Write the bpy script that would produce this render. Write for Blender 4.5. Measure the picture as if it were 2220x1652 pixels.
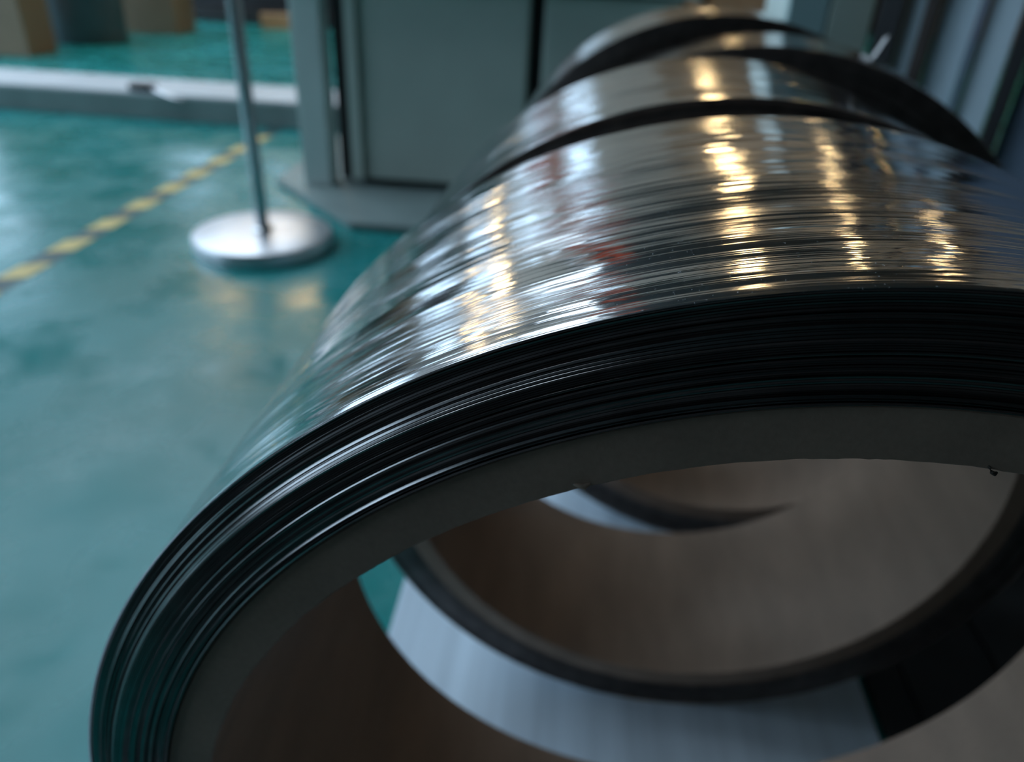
import bpy, bmesh, math, random
from mathutils import Vector, Matrix, noise

for o in list(bpy.data.objects):
    bpy.data.objects.remove(o, do_unlink=True)
scene = bpy.context.scene
COL = scene.collection
PI = math.pi

# ------------------------------------------------------------------ camera
F_PX = 1608.5
CAM_O = Vector((-0.1102, -0.1790, 0.6772))
CAM_R = Vector((0.99460, 0.09311, 0.04578)).normalized()
CAM_F = Vector((-0.05737, 0.86117, -0.50506)).normalized()
CAM_U = CAM_R.cross(CAM_F).normalized()
cd = bpy.data.cameras.new('camera')
cam = bpy.data.objects.new('camera', cd)
COL.objects.link(cam)
m = Matrix((CAM_R, CAM_U, -CAM_F)).transposed().to_4x4()
m.translation = CAM_O
cam.matrix_world = m
cd.sensor_fit = 'HORIZONTAL'
cd.sensor_width = 36.0
cd.lens = F_PX / 2220 * 36.0
cd.clip_start = 0.005
cd.clip_end = 100
cd.dof.use_dof = True
cd.dof.focus_distance = 0.207
cd.dof.aperture_fstop = 7.4
scene.camera = cam

# ------------------------------------------------------------------ world and exposure
w = bpy.data.worlds.new('world')
scene.world = w
w.use_nodes = True
bg = w.node_tree.nodes['Background']
bg.inputs[0].default_value = (0.55, 0.68, 0.85, 1)
bg.inputs[1].default_value = 0.35
scene.view_settings.view_transform = 'Standard'
scene.view_settings.look = 'None'
scene.view_settings.gamma = 1.0
scene.view_settings.exposure = 0.0
scene.view_settings.use_curve_mapping = False

WINDOW_STRENGTH = 4.0
ROOF_FILL_STRENGTH = 4.4  # glow of the added roof panels
LAMP_STRENGTH = 44.0


# ------------------------------------------------------------------ photo pixel -> place
def pix_dir(px, py):
    return CAM_R * ((px - 1110) / F_PX) - CAM_U * ((py - 826) / F_PX) + CAM_F


def on_floor(px, py, z=0.0):
    d = pix_dir(px, py)
    return CAM_O + d * ((z - CAM_O.z) / d.z)


def on_y(px, py, Y):
    d = pix_dir(px, py)
    return CAM_O + d * ((Y - CAM_O.y) / d.y)


# ------------------------------------------------------------------ materials
def new_mat(name):
    mt = bpy.data.materials.new(name)
    mt.use_nodes = True
    nt = mt.node_tree
    b = nt.nodes['Principled BSDF']
    return mt, nt, b


def N(nt, kind, **kw):
    n = nt.nodes.new(kind)
    for k, v in kw.items():
        setattr(n, k, v)
    return n


def plain(name, col, rough=0.5, metal=0.0, var=0.12, scale=8.0, bump=0.0, spec=None):
    mt, nt, b = new_mat(name)
    tc = N(nt, 'ShaderNodeTexCoord')
    nz = N(nt, 'ShaderNodeTexNoise')
    nz.inputs['Scale'].default_value = scale
    nz.inputs['Detail'].default_value = 5
    nt.links.new(tc.outputs['Object'], nz.inputs['Vector'])
    rp = N(nt, 'ShaderNodeValToRGB')
    rp.color_ramp.elements[0].position = 0.3
    rp.color_ramp.elements[1].position = 0.7
    rp.color_ramp.elements[0].color = tuple(c * (1 - var) for c in col) + (1,)
    rp.color_ramp.elements[1].color = tuple(min(1, c * (1 + var)) for c in col) + (1,)
    nt.links.new(nz.outputs['Fac'], rp.inputs[0])
    nt.links.new(rp.outputs[0], b.inputs['Base Color'])
    b.inputs['Roughness'].default_value = rough
    b.inputs['Metallic'].default_value = metal
    if spec is not None:
        b.inputs['Specular IOR Level'].default_value = spec
    if bump:
        bp = N(nt, 'ShaderNodeBump')
        bp.inputs['Strength'].default_value = 1
        bp.inputs['Distance'].default_value = bump
        nt.links.new(nz.outputs['Fac'], bp.inputs['Height'])
        nt.links.new(bp.outputs[0], b.inputs['Normal'])
    return mt


def emit_mat(name, col, strength):
    mt, nt, b = new_mat(name)
    b.inputs['Base Color'].default_value = (0.8, 0.8, 0.8, 1)
    b.inputs['Emission Color'].default_value = tuple(col) + (1,)
    b.inputs['Emission Strength'].default_value = strength
    return mt


def floor_mat():
    mt, nt, b = new_mat('teal_epoxy')
    tc = N(nt, 'ShaderNodeTexCoord')
    n1 = N(nt, 'ShaderNodeTexNoise'); n1.inputs['Scale'].default_value = 1.7; n1.inputs['Detail'].default_value = 6
    n2 = N(nt, 'ShaderNodeTexNoise'); n2.inputs['Scale'].default_value = 6.0; n2.inputs['Detail'].default_value = 4
    nt.links.new(tc.outputs['Object'], n1.inputs['Vector'])
    nt.links.new(tc.outputs['Object'], n2.inputs['Vector'])
    rp = N(nt, 'ShaderNodeValToRGB')
    rp.color_ramp.elements[0].position = 0.35
    rp.color_ramp.elements[1].position = 0.68
    rp.color_ramp.elements[0].color = (0.006, 0.180, 0.160, 1)
    rp.color_ramp.elements[1].color = (0.018, 0.270, 0.275, 1)
    nt.links.new(n1.outputs['Fac'], rp.inputs[0])
    nt.links.new(rp.outputs[0], b.inputs['Base Color'])
    r2 = N(nt, 'ShaderNodeMapRange')
    r2.inputs['From Min'].default_value = 0.3; r2.inputs['From Max'].default_value = 0.7
    r2.inputs['To Min'].default_value = 0.12; r2.inputs['To Max'].default_value = 0.42
    nt.links.new(n2.outputs['Fac'], r2.inputs['Value'])
    nt.links.new(r2.outputs[0], b.inputs['Roughness'])
    b.inputs['Specular IOR Level'].default_value = 0.40
    bp = N(nt, 'ShaderNodeBump'); bp.inputs['Distance'].default_value = 0.004; bp.inputs['Strength'].default_value = 0.6
    nt.links.new(n2.outputs['Fac'], bp.inputs['Height'])
    nt.links.new(bp.outputs[0], b.inputs['Normal'])
    return mt


def strip_mat(name, tilt=1.0, base=(0.60, 0.60, 0.61), rough=(0.06, 0.17), seed=0.0):
    """bright rolled steel: fine lines run round the coil and tilt the normal along the coil's axis"""
    mt, nt, b = new_mat(name)
    L = nt.links.new
    tc = N(nt, 'ShaderNodeTexCoord')
    sp = N(nt, 'ShaderNodeSeparateXYZ'); L(tc.outputs['Object'], sp.inputs[0])
    at = N(nt, 'ShaderNodeMath', operation='ARCTAN2'); L(sp.outputs['X'], at.inputs[0]); L(sp.outputs['Z'], at.inputs[1])

    def layer(kt, ky, det, off):
        a = N(nt, 'ShaderNodeMath', operation='MULTIPLY'); a.inputs[1].default_value = kt; L(at.outputs[0], a.inputs[0])
        y = N(nt, 'ShaderNodeMath', operation='MULTIPLY'); y.inputs[1].default_value = ky; L(sp.outputs['Y'], y.inputs[0])
        c = N(nt, 'ShaderNodeCombineXYZ'); L(a.outputs[0], c.inputs[0]); L(y.outputs[0], c.inputs[1]); c.inputs[2].default_value = off + seed
        z = N(nt, 'ShaderNodeTexNoise'); z.inputs['Scale'].default_value = 1; z.inputs['Detail'].default_value = det
        L(c.outputs[0], z.inputs['Vector'])
        return z.outputs['Fac']

    def signed(sock, amp):
        s = N(nt, 'ShaderNodeMath', operation='MULTIPLY_ADD'); s.inputs[1].default_value = 2 * amp; s.inputs[2].default_value = -amp
        L(sock, s.inputs[0]); return s.outputs[0]

    def add(a, c):
        s = N(nt, 'ShaderNodeMath', operation='ADD'); L(a, s.inputs[0]); L(c, s.inputs[1]); return s.outputs[0]

    def mul(a, c):
        s = N(nt, 'ShaderNodeMath', operation='MULTIPLY'); L(a, s.inputs[0]); L(c, s.inputs[1]); return s.outputs[0]

    fine = layer(5.0, 1400.0, 3, 1.3)
    mid = layer(3.0, 330.0, 3, 5.1)
    broad = layer(2.2, 75.0, 2, 9.7)
    patch = layer(4.0, 40.0, 3, 14.2)
    slow = layer(1.4, 11.0, 1, 21.0)
    pm = N(nt, 'ShaderNodeMapRange'); pm.inputs['From Min'].default_value = 0.38; pm.inputs['From Max'].default_value = 0.62
    pm.inputs['To Min'].default_value = 0.25; pm.inputs['To Max'].default_value = 1.0; L(patch, pm.inputs['Value'])
    ty = add(mul(add(signed(fine, 0.36 * tilt), signed(mid, 0.26 * tilt)), pm.outputs[0]), add(signed(broad, 0.13 * tilt), signed(slow, 0.06 * tilt)))
    wob = signed(layer(9.0, 60.0, 2, 31.0), 0.07)
    tw = signed(layer(60.0, 900.0, 2, 41.0), 0.05)
    tx = add(wob, tw)
    # tangent round the coil: (cos a, 0, -sin a); axis: (0, 1, 0)
    ca = N(nt, 'ShaderNodeMath', operation='COSINE'); L(at.outputs[0], ca.inputs[0])
    sa = N(nt, 'ShaderNodeMath', operation='SINE'); L(at.outputs[0], sa.inputs[0])
    ng = N(nt, 'ShaderNodeMath', operation='MULTIPLY'); ng.inputs[1].default_value = -1; L(sa.outputs[0], ng.inputs[0])
    cv = N(nt, 'ShaderNodeCombineXYZ')
    L(mul(ca.outputs[0], tx), cv.inputs[0]); L(ty, cv.inputs[1]); L(mul(ng.outputs[0], tx), cv.inputs[2])
    vt = N(nt, 'ShaderNodeVectorTransform', vector_type='VECTOR', convert_from='OBJECT', convert_to='WORLD')
    L(cv.outputs[0], vt.inputs[0])
    ge = N(nt, 'ShaderNodeNewGeometry')
    ad = N(nt, 'ShaderNodeVectorMath', operation='ADD'); L(ge.outputs['Normal'], ad.inputs[0]); L(vt.outputs[0], ad.inputs[1])
    nm = N(nt, 'ShaderNodeVectorMath', operation='NORMALIZE'); L(ad.outputs[0], nm.inputs[0])
    L(nm.outputs[0], b.inputs['Normal'])
    dust = N(nt, 'ShaderNodeTexNoise'); dust.inputs['Scale'].default_value = 900; dust.inputs['Detail'].default_value = 2
    L(tc.outputs['Object'], dust.inputs['Vector'])
    dm_ = N(nt, 'ShaderNodeMapRange'); dm_.inputs['From Min'].default_value = 0.66; dm_.inputs['From Max'].default_value = 0.78
    dm_.inputs['To Min'].default_value = 0.0; dm_.inputs['To Max'].default_value = 0.5; L(dust.outputs['Fac'], dm_.inputs['Value'])
    mt_f = N(nt, 'ShaderNodeMath', operation='SUBTRACT'); mt_f.inputs[0].default_value = 1.0; L(dm_.outputs[0], mt_f.inputs[1])
    L(mt_f.outputs[0], b.inputs['Metallic'])
    rr = N(nt, 'ShaderNodeMapRange'); rr.inputs['From Min'].default_value = 0.35; rr.inputs['From Max'].default_value = 0.65
    rr.inputs['To Min'].default_value = rough[0]; rr.inputs['To Max'].default_value = rough[1]
    L(patch, rr.inputs['Value']); L(rr.outputs[0], b.inputs['Roughness'])
    b.inputs['Base Color'].default_value = base + (1,)
    b.inputs['Metallic'].default_value = 1.0
    return mt


def plate_mat():
    """pale paint, lighter and darker in streaks along the plate"""
    mt = plain('white_painted_steel_plate', (0.56, 0.645, 0.72), 0.30, 0.0, 0.16, 1.0)
    nt = mt.node_tree
    mp = N(nt, 'ShaderNodeMapping'); mp.inputs['Scale'].default_value = (34, 1.2, 1)
    tc = [q for q in nt.nodes if q.type == 'TEX_COORD'][0]; nz = [q for q in nt.nodes if q.type == 'TEX_NOISE'][0]
    nt.links.new(tc.outputs['Object'], mp.inputs[0]); nt.links.new(mp.outputs[0], nz.inputs['Vector'])
    return mt


def fibre_mat(name, col):
    mt, nt, b = new_mat(name)
    L = nt.links.new
    tc = N(nt, 'ShaderNodeTexCoord')
    mp = N(nt, 'ShaderNodeMapping'); mp.inputs['Scale'].default_value = (30, 9, 30); L(tc.outputs['Object'], mp.inputs[0])
    n1 = N(nt, 'ShaderNodeTexNoise'); n1.inputs['Scale'].default_value = 1; n1.inputs['Detail'].default_value = 6; L(mp.outputs[0], n1.inputs['Vector'])
    n2 = N(nt, 'ShaderNodeTexNoise'); n2.inputs['Scale'].default_value = 420; n2.inputs['Detail'].default_value = 4; L(tc.outputs['Object'], n2.inputs['Vector'])
    rp = N(nt, 'ShaderNodeValToRGB')
    rp.color_ramp.elements[0].position = 0.3; rp.color_ramp.elements[1].position = 0.75
    rp.color_ramp.elements[0].color = tuple(c * 0.72 for c in col) + (1,)
    rp.color_ramp.elements[1].color = tuple(c * 1.15 for c in col) + (1,)
    mx = N(nt, 'ShaderNodeMath', operation='MULTIPLY_ADD'); mx.inputs[1].default_value = 0.35; L(n2.outputs['Fac'], mx.inputs[0])
    sc = N(nt, 'ShaderNodeMath', operation='MULTIPLY'); sc.inputs[1].default_value = 0.65; L(n1.outputs['Fac'], sc.inputs[0]); L(sc.outputs[0], mx.inputs[2])
    L(mx.outputs[0], rp.inputs[0]); L(rp.outputs[0], b.inputs['Base Color'])
    bp = N(nt, 'ShaderNodeBump'); bp.inputs['Distance'].default_value = 0.00025; bp.inputs['Strength'].default_value = 0.5
    L(n2.outputs['Fac'], bp.inputs['Height']); L(bp.outputs[0], b.inputs['Normal'])
    b.inputs['Roughness'].default_value = 0.62
    return mt


def hall_mat(name, col, col2, split):
    """painted wall: dado below, paler paint above"""
    mt, nt, b = new_mat(name)
    L = nt.links.new
    ge = N(nt, 'ShaderNodeNewGeometry'); sp = N(nt, 'ShaderNodeSeparateXYZ'); L(ge.outputs['Position'], sp.inputs[0])
    gt = N(nt, 'ShaderNodeMath', operation='GREATER_THAN'); gt.inputs[1].default_value = split; L(sp.outputs['Z'], gt.inputs[0])
    mx = N(nt, 'ShaderNodeMix', data_type='RGBA'); mx.inputs[6].default_value = col + (1,); mx.inputs[7].default_value = col2 + (1,)
    L(gt.outputs[0], mx.inputs[0])
    nz = N(nt, 'ShaderNodeTexNoise'); nz.inputs['Scale'].default_value = 1.4; nz.inputs['Detail'].default_value = 6; L(ge.outputs['Position'], nz.inputs['Vector'])
    mr = N(nt, 'ShaderNodeMapRange'); mr.inputs['To Min'].default_value = 0.7; mr.inputs['To Max'].default_value = 1.15; L(nz.outputs['Fac'], mr.inputs['Value'])
    ml = N(nt, 'ShaderNodeMix', data_type='RGBA', blend_type='MULTIPLY'); ml.inputs[0].default_value = 1
    L(mx.outputs[2], ml.inputs[6]); L(mr.outputs[0], ml.inputs[7]); L(ml.outputs[2], b.inputs['Base Color'])
    b.inputs['Roughness'].default_value = 0.7
    return mt


M = {
    'floor': floor_mat(),
    'strip': strip_mat('bright_rolled_steel'),
    'strip2': strip_mat('bright_rolled_steel_smooth', tilt=0.8, seed=50),
    'edge': plain('sheared_steel_edge', (0.27, 0.255, 0.25), 0.24, 1.0, 0.15, 60),
    'edge_dark': plain('dull_steel_edge', (0.20, 0.175, 0.165), 0.45, 1.0, 0.25, 60),
    'core': fibre_mat('grey_brown_fibreboard', (0.36, 0.25, 0.185)),
    'plate': plate_mat(),
    'sage': plain('sage_grey_paint', (0.47, 0.53, 0.475), 0.45, 0, 0.10, 3),
    'sage_light': plain('pale_sage_paint', (0.60, 0.69, 0.66), 0.40, 0, 0.08, 3),
    'dark': plain('blackened_steel', (0.018, 0.018, 0.020), 0.5, 0, 0.3, 5),
    'grey': plain('grey_painted_concrete', (0.22, 0.28, 0.27), 0.5, 0, 0.15, 6),
    'pale': plain('pale_grey_paint', (0.60, 0.63, 0.66), 0.45, 0, 0.10, 5),
    'chrome': plain('brushed_stainless', (0.62, 0.62, 0.63), 0.25, 1.0, 0.06, 20),
    'disc': plain('satin_stainless', (0.72, 0.72, 0.75), 0.40, 1.0, 0.08, 12),
    'yellow': plain('worn_yellow_tape', (0.70, 0.53, 0.17), 0.5, 0, 0.2, 14),
    'black': plain('black_tape', (0.02, 0.07, 0.07), 0.5, 0, 0.3, 14),
    'cardboard': plain('brown_cardboard', (0.27, 0.185, 0.12), 0.7, 0, 0.12, 4),
    'wood': plain('raw_timber', (0.42, 0.27, 0.15), 0.7, 0, 0.2, 6),
    'gunmetal': plain('dark_grey_strip', (0.13, 0.135, 0.15), 0.45, 0.4, 0.15, 5),
    'bluegrey': plain('blue_grey_enamel', (0.58, 0.68, 0.74), 0.38, 0, 0.08, 4),
    'slate': plain('slate_enamel', (0.16, 0.20, 0.27), 0.45, 0, 0.1, 4),
    'rust': plain('dark_brown_angle_iron', (0.035, 0.024, 0.020), 0.6, 0, 0.3, 9),
    'aqua': plain('pale_aqua_sheet', (0.36, 0.50, 0.51), 0.4, 0, 0.08, 4),
    'orange': plain('orange_red_paint', (0.75, 0.09, 0.03), 0.45, 0, 0.1, 5),
    'navy': plain('navy_machine_paint', (0.015, 0.045, 0.12), 0.4, 0, 0.1, 4),
    'white': plain('white_paper', (0.80, 0.80, 0.80), 0.6, 0, 0.04, 9),
    'wall': hall_mat('hall_wall_paint', (0.14, 0.16, 0.155), (0.22, 0.22, 0.21), 1.0),
    'wall_warm': hall_mat('hall_end_wall_paint', (0.36, 0.31, 0.26), (0.58, 0.52, 0.45), 1.0),
    'rear': plain('dark_rear_wall', (0.05, 0.045, 0.045), 0.8, 0, 0.2, 2),
    'ceil': plain('dark_roof_sheet', (0.045, 0.047, 0.05), 0.7, 0, 0.15, 2),
    'frame': plain('window_frame_grey', (0.10, 0.11, 0.12), 0.5, 0, 0.1, 5),
    'daylight': emit_mat('frosted_daylight_pane', (0.54, 0.77, 1.0), WINDOW_STRENGTH),
    'roof_fill': emit_mat('glowing_roof_fill', (0.70, 0.85, 1.0), ROOF_FILL_STRENGTH),  # added overhead glow, ambient fill for the hall
    'lamp': emit_mat('warm_lamp_glass', (1.0, 0.70, 0.34), LAMP_STRENGTH),
    'slate2': plain('near_black_machine_paint', (0.02, 0.022, 0.028), 0.45, 0, 0.2, 4),
    'darkening': plain('black_darkening_mat', (0.012, 0.012, 0.013), 0.7, 0, 0.2, 20),  # black of the added mats: dark reflections and floor shade
    'fibre': plain('loose_paper_fibre', (0.05, 0.04, 0.03), 0.9, 0, 0.2, 60),
}


# ------------------------------------------------------------------ mesh helpers
def link_bm(name, bm, mat, parent=None, smooth=False, angle=None):
    me = bpy.data.meshes.new(name)
    bm.normal_update()
    bm.to_mesh(me)
    bm.free()
    me.materials.append(M[mat])
    o = bpy.data.objects.new(name, me)
    COL.objects.link(o)
    if parent is not None:
        o.parent = parent
    if smooth:
        me.polygons.foreach_set('use_smooth', [True] * len(me.polygons))
        if angle is not None:
            me.set_sharp_from_angle(angle=angle)
    return o


def add_box(bm, x0, x1, y0, y1, z0, z1, bevel=0.0):
    t = bmesh.new()
    bmesh.ops.create_cube(t, size=1)
    for v in t.verts:
        v.co = Vector((x0 if v.co.x < 0 else x1, y0 if v.co.y < 0 else y1, z0 if v.co.z < 0 else z1))
    if bevel:
        bmesh.ops.bevel(t, geom=list(t.edges), offset=bevel, segments=2, affect='EDGES', profile=0.6)
    me = bpy.data.meshes.new('tmp')
    t.to_mesh(me); t.free()
    bm.from_mesh(me)
    bpy.data.meshes.remove(me)


def box(name, x0, x1, y0, y1, z0, z1, mat, parent=None, bevel=0.0):
    bm = bmesh.new()
    add_box(bm, x0, x1, y0, y1, z0, z1, bevel)
    return link_bm(name, bm, mat, parent)


def prism(name, poly, z0, z1, mat, parent=None, bevel=0.0):
    bm = bmesh.new()
    b = [bm.verts.new((x, y, z0)) for x, y in poly]
    t = [bm.verts.new((x, y, z1)) for x, y in poly]
    bm.faces.new(list(reversed(b))); bm.faces.new(t)
    n = len(poly)
    for i in range(n):
        bm.faces.new((b[i], b[(i + 1) % n], t[(i + 1) % n], t[i]))
    bmesh.ops.recalc_face_normals(bm, faces=list(bm.faces))
    if bevel:
        bmesh.ops.bevel(bm, geom=list(bm.edges), offset=bevel, segments=2, affect='EDGES')
    return link_bm(name, bm, mat, parent)


def lathe_z(name, prof, mat, parent=None, seg=48, angle=0.6):
    """turn (r, z) points round the z axis"""
    bm = bmesh.new()
    rings = []
    for r, z in prof:
        if r < 1e-6:
            rings.append([bm.verts.new((0, 0, z))])
        else:
            rings.append([bm.verts.new((r * math.cos(2 * PI * i / seg), r * math.sin(2 * PI * i / seg), z)) for i in range(seg)])
    for a, b in zip(rings, rings[1:]):
        for i in range(seg):
            j = (i + 1) % seg
            q = [a[i % len(a)], a[j % len(a)], b[j % len(b)], b[i % len(b)]]
            u = []
            for v in q:
                if v not in u:
                    u.append(v)
            if len(u) > 2:
                bm.faces.new(u)
    bmesh.ops.recalc_face_normals(bm, faces=list(bm.faces))
    return link_bm(name, bm, mat, parent, True, angle)


def ring_y(name, prof, mat, parent=None, seg=256, closed=True, yfun=None, rfun=None, angle=0.5):
    """turn a profile of (r, y, tag) round the y axis; yfun / rfun add unevenness"""
    bm = bmesh.new()
    rings = []
    for k, p in enumerate(prof):
        ring = []
        for i in range(seg):
            a = 2 * PI * i / seg
            r, y = p[0], p[1]
            if yfun:
                y += yfun(k, a, p)
            if rfun:
                r += rfun(k, a, p)
            ring.append(bm.verts.new((r * math.sin(a), y, r * math.cos(a))))
        rings.append(ring)
    pairs = list(zip(rings, rings[1:]))
    if closed:
        pairs.append((rings[-1], rings[0]))
    for a, b in pairs:
        for i in range(seg):
            j = (i + 1) % seg
            bm.faces.new((a[i], a[j], b[j], b[i]))
    bmesh.ops.recalc_face_normals(bm, faces=list(bm.faces))
    return link_bm(name, bm, mat, parent, True, angle)


def tube(name, pts, rad, mat, parent=None, seg=10):
    bm = bmesh.new()
    rings = []
    for i, p in enumerate(pts):
        p = Vector(p)
        d = (Vector(pts[min(i + 1, len(pts) - 1)]) - Vector(pts[max(i - 1, 0)])).normalized()
        x = d.orthogonal().normalized()
        y = d.cross(x)
        r = rad[i] if isinstance(rad, (list, tuple)) else rad
        rings.append([bm.verts.new(p + (x * math.cos(2 * PI * k / seg) + y * math.sin(2 * PI * k / seg)) * r) for k in range(seg)])
    for a, b in zip(rings, rings[1:]):
        for k in range(seg):
            bm.faces.new((a[k], a[(k + 1) % seg], b[(k + 1) % seg], b[k]))
    bm.faces.new(list(reversed(rings[0]))); bm.faces.new(rings[-1])
    bmesh.ops.recalc_face_normals(bm, faces=list(bm.faces))
    return link_bm(name, bm, mat, parent, True, 0.8)


def thing(name, label, cat, loc=(0, 0, 0), rz=0.0, group=None):
    o = bpy.data.objects.new(name, None)
    o.empty_display_size = 0.05
    COL.objects.link(o)
    o.location = loc
    o.rotation_euler = (0, 0, rz)
    o['label'] = label
    o['category'] = cat
    if group:
        o['group'] = group
    return o


def tag(o, label, cat, group=None):
    o['label'] = label
    o['category'] = cat
    if group:
        o['group'] = group
    return o


def struct(o):
    o['kind'] = 'structure'
    return o


# ------------------------------------------------------------------ hall shell
HX0, HX1, HY0, HY1, HZ = -7.0, 6.0, -5.0, 11.0, 5.0
struct(box('floor', HX0, HX1, HY0, HY1, -0.1, 0.0, 'floor'))

# roof of dark sheets with two runs of glowing panels added for ambient fill
ROOF_RUNS = [(-6.4, -4.8), (-4.2, -2.6)]
ROOF_FILL_SPANS = [(0.2 + 2.4 * k, 2.4 + 2.4 * k) for k in range(4)]


def roof():
    bm = bmesh.new()
    cur = HX0
    for a, b in ROOF_RUNS:
        add_box(bm, cur, a, HY0, HY1, HZ, HZ + 0.1)
        y = HY0
        for p, q in ROOF_FILL_SPANS:
            add_box(bm, a, b, y, p, HZ, HZ + 0.1)
            y = q
        add_box(bm, a, b, y, HY1, HZ, HZ + 0.1)
        cur = b
    add_box(bm, cur, HX1, HY0, HY1, HZ, HZ + 0.1)
    c = struct(link_bm('ceiling', bm, 'ceil'))
    for a, b in ROOF_RUNS:
        for p, q in ROOF_FILL_SPANS:
            box('roof_fill_panel', a, b, p, q, HZ + 0.03, HZ + 0.05, 'roof_fill', c)


roof()


def wall_with_openings(name, mat, axis, pos, thick, a0, a1, openings):
    """a wall slab with rectangular openings (a0, a1, z0, z1), built from piers and bands"""
    bm = bmesh.new()

    def seg(p0, p1, z0, z1):
        if p1 - p0 < 1e-4 or z1 - z0 < 1e-4:
            return
        if axis == 'x':      # wall lies in a plane of constant x, runs along y
            add_box(bm, min(pos, pos + thick), max(pos, pos + thick), p0, p1, z0, z1)
        else:
            add_box(bm, p0, p1, min(pos, pos + thick), max(pos, pos + thick), z0, z1)
    cur = a0
    for (p0, p1, z0, z1) in sorted(openings):
        seg(cur, p0, 0, HZ)
        seg(p0, p1, 0, z0)
        seg(p0, p1, z1, HZ)
        cur = p1
    seg(cur, a1, 0, HZ)
    return struct(link_bm(name, bm, mat))


def window(name, axis, pos, thick, p0, p1, z0, z1, cols, rows):
    """frame, glazing bars and one frosted pane for each light"""
    root = bpy.data.objects.new(name, None)
    COL.objects.link(root)
    struct(root)
    mid = pos + thick * 0.5
    root.location = (mid, (p0 + p1) / 2, z0) if axis == 'x' else ((p0 + p1) / 2, mid, z0)

    def rb(nm, a, b, c, d, depth, mat):
        w0, w1 = a - (p0 + p1) / 2, b - (p0 + p1) / 2
        if axis == 'x':
            return box(nm, -depth, depth, w0, w1, c - z0, d - z0, mat, root)
        return box(nm, w0, w1, -depth, depth, c - z0, d - z0, mat, root)
    f = 0.05
    bm = bmesh.new()
    rb('window_frame', p0, p0 + f, z0, z1, 0.05, 'frame'); rb('window_frame', p1 - f, p1, z0, z1, 0.05, 'frame')
    rb('window_frame', p0 + f, p1 - f, z0, z0 + f, 0.05, 'frame'); rb('window_frame', p0 + f, p1 - f, z1 - f, z1, 0.05, 'frame')
    bm.free()
    cw = (p1 - p0 - 2 * f) / cols
    rh = (z1 - z0 - 2 * f) / rows
    bar = 0.018
    for i in range(1, cols):
        x = p0 + f + i * cw
        rb('glazing_bar', x - bar, x + bar, z0 + f, z1 - f, 0.03, 'frame')
    for i in range(cols):
        x0 = p0 + f + i * cw + (bar if i else 0)
        x1 = p0 + f + (i + 1) * cw - (bar if i < cols - 1 else 0)
        for j in range(1, rows):
            z = z0 + f + j * rh
            rb('glazing_bar', x0, x1, z - bar, z + bar, 0.03, 'frame')
        for j in range(rows):
            a = z0 + f + j * rh + (bar if j else 0)
            c = z0 + f + (j + 1) * rh - (bar if j < rows - 1 else 0)
            rb('window_pane', x0, x1, a, c, 0.006, 'daylight')


LEFT_W = [(-3.2, -0.8, 0.9, 4.4), (0.0, 2.6, 0.9, 4.4), (3.4, 6.0, 0.9, 4.4), (7.0, 8.8, 0.9, 3.4)]
END_W = [(-6.5, -5.6, 1.2, 2.9), (-4.9, -4.2, 1.2, 2.9), (-3.4, -2.6, 1.2, 2.9), (-1.8, -1.35, 1.2, 2.9)]
wall_with_openings('wall_left', 'wall', 'x', HX0, -0.2, HY0, HY1, LEFT_W)
wall_with_openings('wall_back', 'wall_warm', 'y', HY1, 0.2, HX0, HX1, END_W)
struct(box('wall_right', HX1, HX1 + 0.2, HY0, HY1, 0, HZ, 'wall_warm'))
struct(box('wall_front', HX0, HX1, HY0 - 0.2, HY0, 0, HZ, 'rear'))
n = 1
for (a, b_, c, d) in LEFT_W:
    window('window_%d' % n, 'x', HX0, -0.2, a, b_, c, d, 3, 2); n += 1
for (a, b_, c, d) in END_W:
    window('window_%d' % n, 'y', HY1, 0.2, a, b_, c, d, 2, 4); n += 1


# ------------------------------------------------------------------ coils
PLATE_T = 0.004
bp_ = prism('bearing_plate', [(-0.272, -0.30), (0.248, -0.30), (0.248, 1.30), (-0.272, 1.30)], 0.0, PLATE_T, 'plate', None, 0.001)
tag(bp_, 'white painted steel plate lying on the green floor under the row of coils', 'plate')


def wound_profile(r0, r1, W, wraps, seed, proud, base, slant=()):
    """front and rear faces of a wound strip: every wrap has its own edge, a hair proud of or behind its neighbours"""
    rng = random.Random(seed)
    t = (r1 - r0) / wraps
    front = []
    for i in range(wraps):            # from inside to outside
        f = 1 - (i + 0.5) / wraps     # 0 at the outside, 1 at the core
        y = base(f) + rng.uniform(-0.00022, 0.00022)
        for (fa, fb, dy) in proud:
            if fa <= f <= fb:
                y += dy
        if rng.random() < 0.18:
            y -= rng.uniform(0.0003, 0.0009)
        if rng.random() < 0.15:
            y += rng.uniform(0.0004, 0.0012)
        ra, rb = r0 + i * t, r0 + (i + 1) * t
        g = t * 0.07
        sl_ = rng.choice((0.0, 0.0, 0.0, 0.03, 0.10, 0.25, 0.5))
        for (fa, fb, k) in slant:
            if fa <= f <= fb:
                sl_ = k + rng.uniform(-0.08, 0.08)
        h = sl_ * (t - 2 * g)          # the outer corner of a sheared edge lies further back
        front.append((ra + g, y + 0.00012, i)); front.append((ra + g * 2.2, y, i))
        front.append((rb - g * 2.2, y + h, i)); front.append((rb - g, y + h + 0.00012, i))
        if i < wraps - 1:
            front.append((rb - g * 0.6, y + h + 0.0011, i)); front.append((rb + g * 0.6, y + h + 0.0011, i))
    return front


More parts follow.
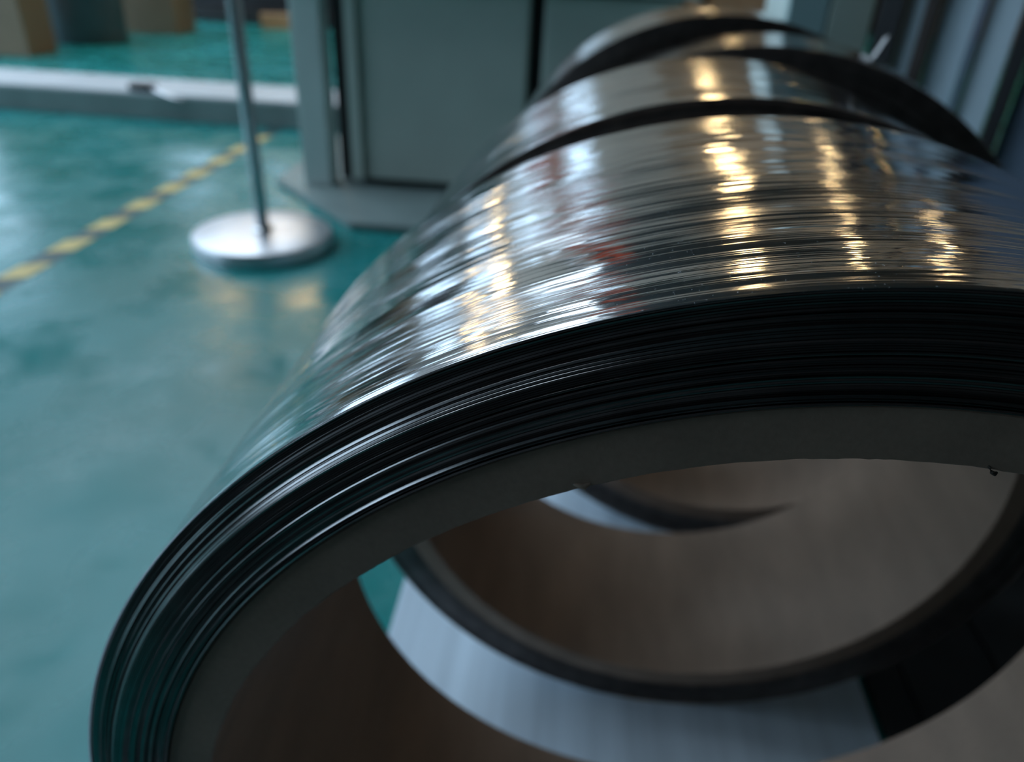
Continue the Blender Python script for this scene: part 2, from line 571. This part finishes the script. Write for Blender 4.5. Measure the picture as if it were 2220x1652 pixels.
def make_coil(label, loc, yaw, W, rb, rc, R, wraps, seed, strip='strip', seg=288, proud=(), base=lambda f: 0.0, detail=True, slant=(), edge='edge'):
    c = thing('steel_coil', label, 'steel coil', loc, -yaw, 'coils of steel strip standing in a row')
    # thick fibre tube in the middle, slightly ragged at its inner edge
    e = 0.0008
    prof = [(rb, W - e), (rb + e, W), (rc - e, W), (rc, W - e), (rc, e), (rc - e, 0), (rb + e, 0), (rb, e)]

    def rag(k, a, p):
        if k in (6, 7):
            return 0.00035 * noise.noise((math.sin(a) * 26, math.cos(a) * 26, seed + k * 0.2)) + 0.0002 * noise.noise((math.sin(a) * 120, math.cos(a) * 120, seed))
        return 0.0

    ring_y('core_tube', prof, 'core', c, seg * 2 if detail else seg, True, None, rag)
    front = wound_profile(rc + 0.0002, R - 0.0007, W, wraps, seed, proud, base, slant)

    def waver(k, a, p):
        i = p[2] if len(p) > 2 else 0
        return 0.00030 * noise.noise((math.sin(a) * 1.7, math.cos(a) * 1.7, i * 0.37 + seed)) + 0.00025 * noise.noise((math.sin(a) * 3.0, math.cos(a) * 3.0, i * 3.1 + seed))

    prof = [(rc + 0.0002, W - 0.001, 0)] + front + [(R - 0.0007, W - 0.001, wraps)]
    ring_y('wound_strip', prof, edge, c, seg, True, waver if detail else None, None, 0.4)
    # the outermost turn, the bright face of the strip
    prof = [(R - 0.00065, 0.0001), (R - 0.0002, -0.0002), (R - 0.00005, -0.0001), (R, 0.0003)]
    ny = 40
    prof += [(R, 0.0003 + (W - 0.0006) * k / ny) for k in range(1, ny + 1)]
    prof += [(R - 0.0003, W), (R - 0.00065, W - 0.0001)]

    def lip(k, a, p):
        return 0.00025 * noise.noise((math.sin(a) * 2, math.cos(a) * 2, seed + 3)) if k < 4 else 0.0

    def swell(k, a, p):
        return 0.00035 * noise.noise((math.sin(a) * 2.2, math.cos(a) * 2.2, p[1] * 30 + seed)) if 3 < k < len(prof) - 2 else 0.0

    ring_y('outer_turn', prof, strip, c, seg, True, lip, swell if detail else None, 0.5)
    return c


R1 = 0.3030
coil_a = make_coil('bright steel coil with many dark layers on a thick grey brown tube, first in row',
                   (0, 0, R1 + PLATE_T), 0, 0.222, 0.250, 0.2686, R1, 46, 3, 'strip', 360,
                   proud=[(0.10, 0.13, -0.0006), (0.18, 0.21, -0.0006), (0.27, 0.40, -0.0012), (0.60, 0.63, -0.0008), (0.70, 0.73, -0.0010), (0.80, 0.83, -0.0012), (0.87, 0.90, -0.0014), (0.95, 0.97, -0.0010)],
                   base=lambda f: 0.0006 - 0.0009 * f - 0.0035 * min(1, max(0, (f - 0.26) / 0.12)) + 0.003 * min(1, max(0, (f - 0.45) / 0.4)),
                   slant=[(0.265, 0.345, 0.75), (0.10, 0.12, 0.5), (0.155, 0.175, 0.6), (0.61, 0.64, 0.8), (0.66, 0.68, 0.5), (0.74, 0.76, 0.9), (0.81, 0.83, 0.6), (0.86, 0.89, 0.9), (0.93, 0.95, 0.8)])
coil_b = make_coil('shiny steel coil with a thin dark wall, standing second in the row of coils',
                   (0.012, 0.335, 0.2985 + PLATE_T), 0.02, 0.211, 0.252, 0.2695, 0.2985, 26, 11, 'strip2', 256, edge='edge_dark')
coil_c = make_coil('narrow steel coil turned at an angle to its row, white paper scrap on top',
                   (0.080, 0.600, 0.302 + PLATE_T), 0.16, 0.147, 0.250, 0.2685, 0.302, 30, 19, 'strip2', 256, edge='edge_dark')
coil_d = make_coil('steel coil at the far end of the row, before the sage green machine base',
                   (0.073, 0.842, 0.307 + PLATE_T), 0.018, 0.200, 0.250, 0.2685, 0.307, 30, 27, 'strip2', 256, edge='edge_dark')

# loose fibre hanging from the inner edge of the first tube, and a torn nick beside it
p0 = on_y(2142, 1012, 0.0) - Vector((0, 0, R1 + PLATE_T))
fib = tube('torn_fibre', [p0 + Vector((-0.0005, 0.001, 0.0008)), p0 + Vector((0.0004, -0.0004, -0.0002)), p0 + Vector((0.0011, -0.0008, -0.0012)), p0 + Vector((0.0021, -0.0007, -0.0017)), p0 + Vector((0.0028, -0.0004, -0.0013))],
           [0.0004, 0.00035, 0.0006, 0.0007, 0.0003], 'fibre', coil_a, 8)
p1 = on_y(1262, 1052, 0.0) - Vector((0, 0, R1 + PLATE_T))
tube('torn_fibre', [p1 + Vector((-0.0032, 0.0006, -0.0001)), p1 + Vector((-0.0010, -0.0002, -0.0001)), p1 + Vector((0.0008, -0.0003, -0.0002)), p1 + Vector((0.0024, 0.0, 0.0010))],
     [0.0003, 0.0008, 0.0010, 0.0003], 'core', coil_a, 8)


def paper_scrap():
    """a curled scrap of white paper caught on the turned coil"""
    bm = bmesh.new()
    n_, m_ = 10, 5
    g = []
    for i in range(n_):
        row = []
        t = i / (n_ - 1)
        for j in range(m_):
            s = j / (m_ - 1) - 0.5
            x = -0.012 + 0.018 * t
            z = 0.001 + (0.022 * max(0, (t - 0.55) / 0.45) ** 1.3)
            row.append(bm.verts.new((x - 0.012 * max(0, t - 0.6), s * 0.016, z + 0.002 * math.sin(s * 5 + t * 4))))
        g.append(row)
    for i in range(n_ - 1):
        for j in range(m_ - 1):
            bm.faces.new((g[i][j], g[i + 1][j], g[i + 1][j + 1], g[i][j + 1]))
    r = bmesh.ops.solidify(bm, geom=list(bm.faces), thickness=0.0008)
    return link_bm('paper_scrap', bm, 'white', None, True, 0.7)


ps = paper_scrap()
a_ = math.radians(15.5)
ax = Vector((math.sin(0.16), math.cos(0.16), 0)); rx = Vector((math.cos(0.16), -math.sin(0.16), 0))
ctr = Vector((0.080, 0.600, 0.302 + PLATE_T))
ps.location = ctr + ax * 0.03 + rx * (0.3035 * math.sin(a_)) + Vector((0, 0, 0.3035 * math.cos(a_)))
ps.rotation_euler = (0, a_, -0.16)
tag(ps, 'small white paper scrap curling up from the top of a steel coil', 'paper')


# ------------------------------------------------------------------ rubber mat added unseen before the first coil, which mirrors it dark
mt_ = thing('darkening_mat', 'black ribbed rubber mat added out of view before the first coil', 'mat', (0.55, -1.2, 0))
prism('mat_sheet', [(-1.75, -0.9), (1.6, -0.9), (1.6, 0.88), (-1.75, 0.88)], 0.0, 0.008, 'darkening', mt_, 0.002)
rb_ = None
for k in range(17):
    if rb_ is None:
        rb_ = box('mat_rib', -1.72, 1.57, -0.012, 0.012, 0.008, 0.011, 'darkening', mt_)
        o_ = rb_
    else:
        o_ = bpy.data.objects.new('mat_rib', rb_.data); COL.objects.link(o_); o_.parent = mt_
    o_.location = (0, -0.84 + 0.105 * k, 0)

m2 = thing('darkening_mat', 'black rubber runner standing in for shaded floor alongside the white plate under the coils', 'mat', (0.60, 0.75, 0))  # dark sheet laid where the floor is in the coils' shade
prism('mat_sheet', [(-0.345, -0.95), (0.55, -0.95), (0.55, 0.34), (-0.345, 0.34)], 0.0, 0.005, 'darkening', m2, 0.0015)
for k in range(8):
    o_ = box('mat_rib', -0.30 + 0.11 * k, -0.276 + 0.11 * k, -0.93, 0.32, 0.005, 0.007, 'darkening', m2)

# ------------------------------------------------------------------ hazard tape on the floor
def hazard_tape():
    t = thing('hazard_tape', 'yellow and black striped marking tape stuck along the green floor', 'floor tape', (-1.312, 0, 0))
    prism('tape_backing', [(-0.031, 0.2), (0.031, 0.2), (0.031, 2.82), (-0.031, 2.82)], 0.0, 0.0008, 'black', t)
    me = None
    for k in range(-5, 9):
        y = 1.272 + 0.169 * k + 0.003 * math.sin(k * 2.1)
        if me is None:
            o = prism('yellow_stripe', [(-0.030, -0.058), (0.030, -0.030), (0.030, 0.058), (-0.030, 0.030)], 0.0008, 0.0014, 'yellow', t)
            me = o.data
        else:
            o = bpy.data.objects.new('yellow_stripe', me)
            COL.objects.link(o)
            o.parent = t
        o.location = (0, y, 0)


hazard_tape()

# ------------------------------------------------------------------ low kerb
kb = thing('floor_kerb', 'low grey kerb with a pale top crossing the green floor', 'kerb', (-3.0, 3.0, 0))
box('kerb_body', -3.9, 3.4, -0.17, 0.17, 0.0, 0.092, 'grey', kb, 0.004)
box('kerb_cap', -3.9, 3.4, -0.165, 0.175, 0.092, 0.102, 'pale', kb, 0.003)
rg = thing('metal_clip', 'small dark clip with a bright tongue lying on the front edge of the kerb', 'clip', (-1.88, 2.88, 0.102))
prism('clip_body', [(-0.05, -0.03), (0.03, -0.04), (0.06, -0.02), (0.05, 0.02), (-0.04, 0.025)], 0.0, 0.028, 'dark', rg, 0.004)
tube('clip_tongue', [(0.05, -0.02, 0.012), (0.10, -0.05, 0.003), (0.15, -0.065, -0.010), (0.19, -0.062, -0.016)], [0.006, 0.007, 0.007, 0.004], 'disc', rg)

# ------------------------------------------------------------------ stanchion
st = thing('barrier_post', 'stainless barrier post with a round weighted base on the green floor', 'barrier post', (-0.868, 1.548, 0))
lathe_z('base_disc', [(0, 0.0), (0.166, 0.0), (0.170, 0.003), (0.170, 0.029), (0.167, 0.034), (0.160, 0.0365), (0.06, 0.039), (0, 0.0395)], 'disc', st, 72)
lathe_z('collar', [(0.0, 0.039), (0.026, 0.039), (0.026, 0.043), (0.019, 0.048), (0, 0.048)], 'chrome', st, 40)
pl_ = lathe_z('pole', [(0, 0.040), (0.016, 0.040), (0.016, 0.90), (0.0, 0.90)], 'chrome', st, 32)
lathe_z('pole_cap', [(0, 0.90), (0.022, 0.90), (0.024, 0.91), (0.024, 0.95), (0.014, 0.962), (0, 0.964)], 'chrome', pl_, 32)

# ------------------------------------------------------------------ sage machine base
mb = thing('machine_base', 'sage green machine base with flat panels standing on a grey slab', 'machine', (-0.5, 2.3, 0.02))


def mb_box(nm, x0, x1, y0, y1, z0, z1, mat, bev=0.003):
    return box(nm, x0 + 0.5, x1 + 0.5, y0 - 2.3, y1 - 2.3, z0 - 0.02, z1 - 0.02, mat, mb, bev)


TOP = 0.58
mb_box('corner_post', -0.925, -0.838, 2.02, 2.10, 0.02, TOP, 'sage_light', 0.006)
mb_box('inner_frame', -0.838, 0.16, 2.12, 2.70, 0.02, TOP - 0.01, 'dark')
mb_box('panel_lip', -0.775, -0.742, 2.03, 2.119, 0.045, TOP - 0.01, 'sage')
mb_box('side_panel', -0.738, -0.262, 2.045, 2.119, 0.045, TOP - 0.01, 'sage', 0.008)
mb_box('side_panel', -0.222, 0.14, 2.045, 2.119, 0.045, TOP - 0.01, 'sage', 0.008)
mb_box('table_top', -0.95, 0.18, 2.0, 2.75, TOP, TOP + 0.03, 'sage_light', 0.006)
sl = prism('machine_slab', [(-1.03, 2.06), (-0.69, 1.70), (0.26, 1.70), (0.26, 2.78), (-1.03, 2.78)], 0.0, 0.02, 'grey', None, 0.004)
tag(sl, 'grey slab set on the green floor beneath the sage machine base', 'slab')

# ------------------------------------------------------------------ guard fence on the right
gf = thing('guard_screen', 'blue grey guard screen of upright panels between dark posts', 'screen', (0.6, 1.62, 0), -0.5)


def gf_box(nm, x0, x1, y0, y1, z0, z1, mat, bev=0.002):
    return box(nm, x0 - 0.6, x1 - 0.6, y0 - 1.62, y1 - 1.62, z0, z1, mat, gf, bev)


gf_box('post', 0.510, 0.556, 1.58, 1.64, 0, 1.05, 'dark')
gf_box('screen_panel', 0.560, 0.592, 1.61, 1.625, 0.06, 1.0, 'bluegrey')
gf_box('post', 0.596, 0.620, 1.58, 1.64, 0, 1.05, 'rust')
gf_box('screen_panel', 0.624, 0.690, 1.61, 1.625, 0.06, 1.0, 'bluegrey')
gf_box('post', 0.694, 0.706, 1.59, 1.64, 0, 1.05, 'slate')
gf_box('screen_panel', 0.710, 0.766, 1.605, 1.62, 0.06, 1.0, 'bluegrey')
gf_box('post', 0.770, 0.800, 1.58, 1.64, 0, 1.05, 'dark')
gf_box('screen_panel', 0.804, 1.20, 1.61, 1.625, 0.06, 1.0, 'slate')
gf_box('rail', 0.505, 1.20, 1.58, 1.64, 1.05, 1.08, 'dark')

ab = thing('electrical_cabinet', 'pale aqua cabinet with a grey green door beside the guard screen', 'cabinet', (0.46, 1.86, 0))
box('cabinet_body', -0.10, 0.10, -0.02, 0.22, 0.0, 0.95, 'sage_light', ab, 0.006)
box('cabinet_door', 0.0, 0.098, -0.034, -0.02, 0.04, 0.92, 'sage', ab, 0.004)
box('cabinet_side_strip', -0.098, -0.006, -0.034, -0.02, 0.04, 0.92, 'aqua', ab, 0.004)


# ------------------------------------------------------------------ goods at the back of the hall
def carton(label, x, y, w_, d_, h_, z=0.0, rz=0.0, group=None):
    c = thing('cardboard_carton', label, 'carton', (x, y, z), rz, group)
    box('carton_body', -w_ / 2, w_ / 2, -d_ / 2, d_ / 2, 0, h_, 'cardboard', c, 0.006)
    box('carton_flap', -w_ / 2, w_ / 2, -d_ / 2, -0.002, h_, h_ + 0.004, 'cardboard', c)
    box('carton_flap', -w_ / 2, w_ / 2, 0.002, d_ / 2, h_, h_ + 0.004, 'cardboard', c)
    return c


carton('tall brown carton standing beyond the kerb next to a grey roll', -3.47, 4.30, 0.40, 0.26, 1.0)
gr = thing('grey_roll', 'dark grey roll of strip standing on the floor between two brown cartons', 'roll', (-3.42, 4.98, 0))
lathe_z('roll_body', [(0.10, 0.0), (0.25, 0.0), (0.255, 0.01), (0.255, 0.90), (0.245, 0.91), (0.10, 0.91), (0.10, 0.0)], 'gunmetal', gr, 48)
carton('low brown carton beside the grey roll, in front of the dark machine', -3.33, 5.72, 0.46, 0.4, 0.75, 0, 0.12)
dm = thing('press_machine', 'dark machine with a black plinth standing at the back of the hall', 'machine', (-2.72, 7.06, 0))
box('plinth', -0.9, 0.75, -0.45, 0.45, 0, 0.12, 'dark', dm, 0.01)
box('machine_body', -0.85, 0.6, -0.38, 0.45, 0.12, 1.15, 'slate2', dm, 0.02)
box('access_door', -0.4, 0.1, -0.40, -0.38, 0.25, 0.95, 'dark', dm, 0.006)
wb = thing('timber_block', 'short raw timber block on the floor by the dark machine', 'timber', tuple(on_floor(606, 62)), 0.3)
box('timber_body', -0.14, 0.14, -0.06, 0.06, 0.0, 0.11, 'wood', wb, 0.006)

# columns and rack that the polished strip mirrors
oc = thing('crane_column', 'orange red steel column of a small crane behind the machine base', 'column', (-1.20, 5.6, 0))
box('base_plate', -0.16, 0.16, -0.16, 0.16, 0, 0.03, 'dark', oc, 0.004)
box('column_shaft', -0.09, 0.09, -0.09, 0.09, 0.03, 3.4, 'orange', oc, 0.01)
wc = thing('pipe_column', 'white vertical pipe standing beside the orange crane column', 'pipe', (-1.62, 5.9, 0))
lathe_z('pipe_shaft', [(0, 0.02), (0.07, 0.02), (0.07, 3.2), (0, 3.2)], 'white', wc, 24)
lathe_z('pipe_flange', [(0, 0), (0.13, 0), (0.13, 0.02), (0, 0.02)], 'grey', wc, 24)

rng = random.Random(5)
for q in range(5):
    z = 0.0
    cx, w_ = 0.7 + q * 0.95, rng.uniform(0.66, 0.84)
    for k in range(3):
        h_ = rng.uniform(0.62, 0.85)
        carton('brown carton at the %s of a stack of three by the end wall' % ('foot', 'middle', 'top')[k], cx, 9.6 + 0.2 * (q % 2), w_, 0.7, h_, z, 0, 'cartons stacked by the end wall')
        z += h_ + 0.004

pk = thing('yellow_bin', 'yellow plastic bin on the floor behind the last coil', 'bin', tuple(Vector((on_y(1752, 30, 2.75).x, 2.75, 0))))
box('bin_body', -0.045, 0.045, -0.1, 0.1, 0.0, 0.58, 'yellow', pk, 0.01)
box('bin_rim', -0.05, 0.05, -0.11, 0.11, 0.58, 0.60, 'yellow', pk, 0.006)


# ------------------------------------------------------------------ lamps
def lamp(label, x, y, z, rad):
    t = thing('pendant_lamp', label, 'lamp', (x, y, z), 0, 'warm pendant lamps under the roof')
    lathe_z('shade', [(rad * 0.3, rad * 0.95), (rad * 0.35, rad * 0.85), (rad * 1.15, rad * 0.25), (rad * 1.15, rad * 0.15), (rad * 1.12, rad * 0.15), (rad * 0.3, rad * 0.8), (rad * 0.28, rad * 0.95)], 'dark', t, 32)
    lathe_z('bulb', [(0, -rad * 0.75), (rad * 0.45, -rad * 0.65), (rad * 0.85, -rad * 0.3), (rad * 0.95, rad * 0.1), (rad * 0.6, rad * 0.45), (0, rad * 0.55)], 'lamp', t, 24)
    lathe_z('stem', [(0, rad * 0.8), (0.012, rad * 0.8), (0.012, HZ - z), (0, HZ - z)], 'dark', t, 10)


def lamp_az(label, az, el, dist, rad, x0=-0.08, y0=0.08, z0=0.58):
    a = math.radians(az)
    lamp(label, x0 + dist * math.sin(a), y0 + dist * math.cos(a), z0 + dist * math.tan(math.radians(el)), rad)


lamp_az('warm pendant lamp hanging before the end windows', -22.5, 12, 6.0, 0.11)
lamp_az('warm pendant lamp hanging before the end windows', -28.5, 14, 6.0, 0.09)
lamp_az('warm pendant lamp hanging before the stacked cartons', 6.5, 17, 6.0, 0.15)
for x_ in (1.2, 3.2, 5.0):  # extra lamps added to light the end wall that the coils mirror
    lamp('warm pendant lamp added to brighten the end wall', x_, 10.2, 3.9, 0.10)
lamp_az('warm pendant lamp hanging before the stacked cartons', 13.5, 9, 6.5, 0.08)
lamp_az('warm pendant lamp hanging before the stacked cartons', 23.5, 10, 6.0, 0.12)
lamp_az('warm pendant lamp hanging before the stacked cartons', 33.0, 11, 6.0, 0.13)
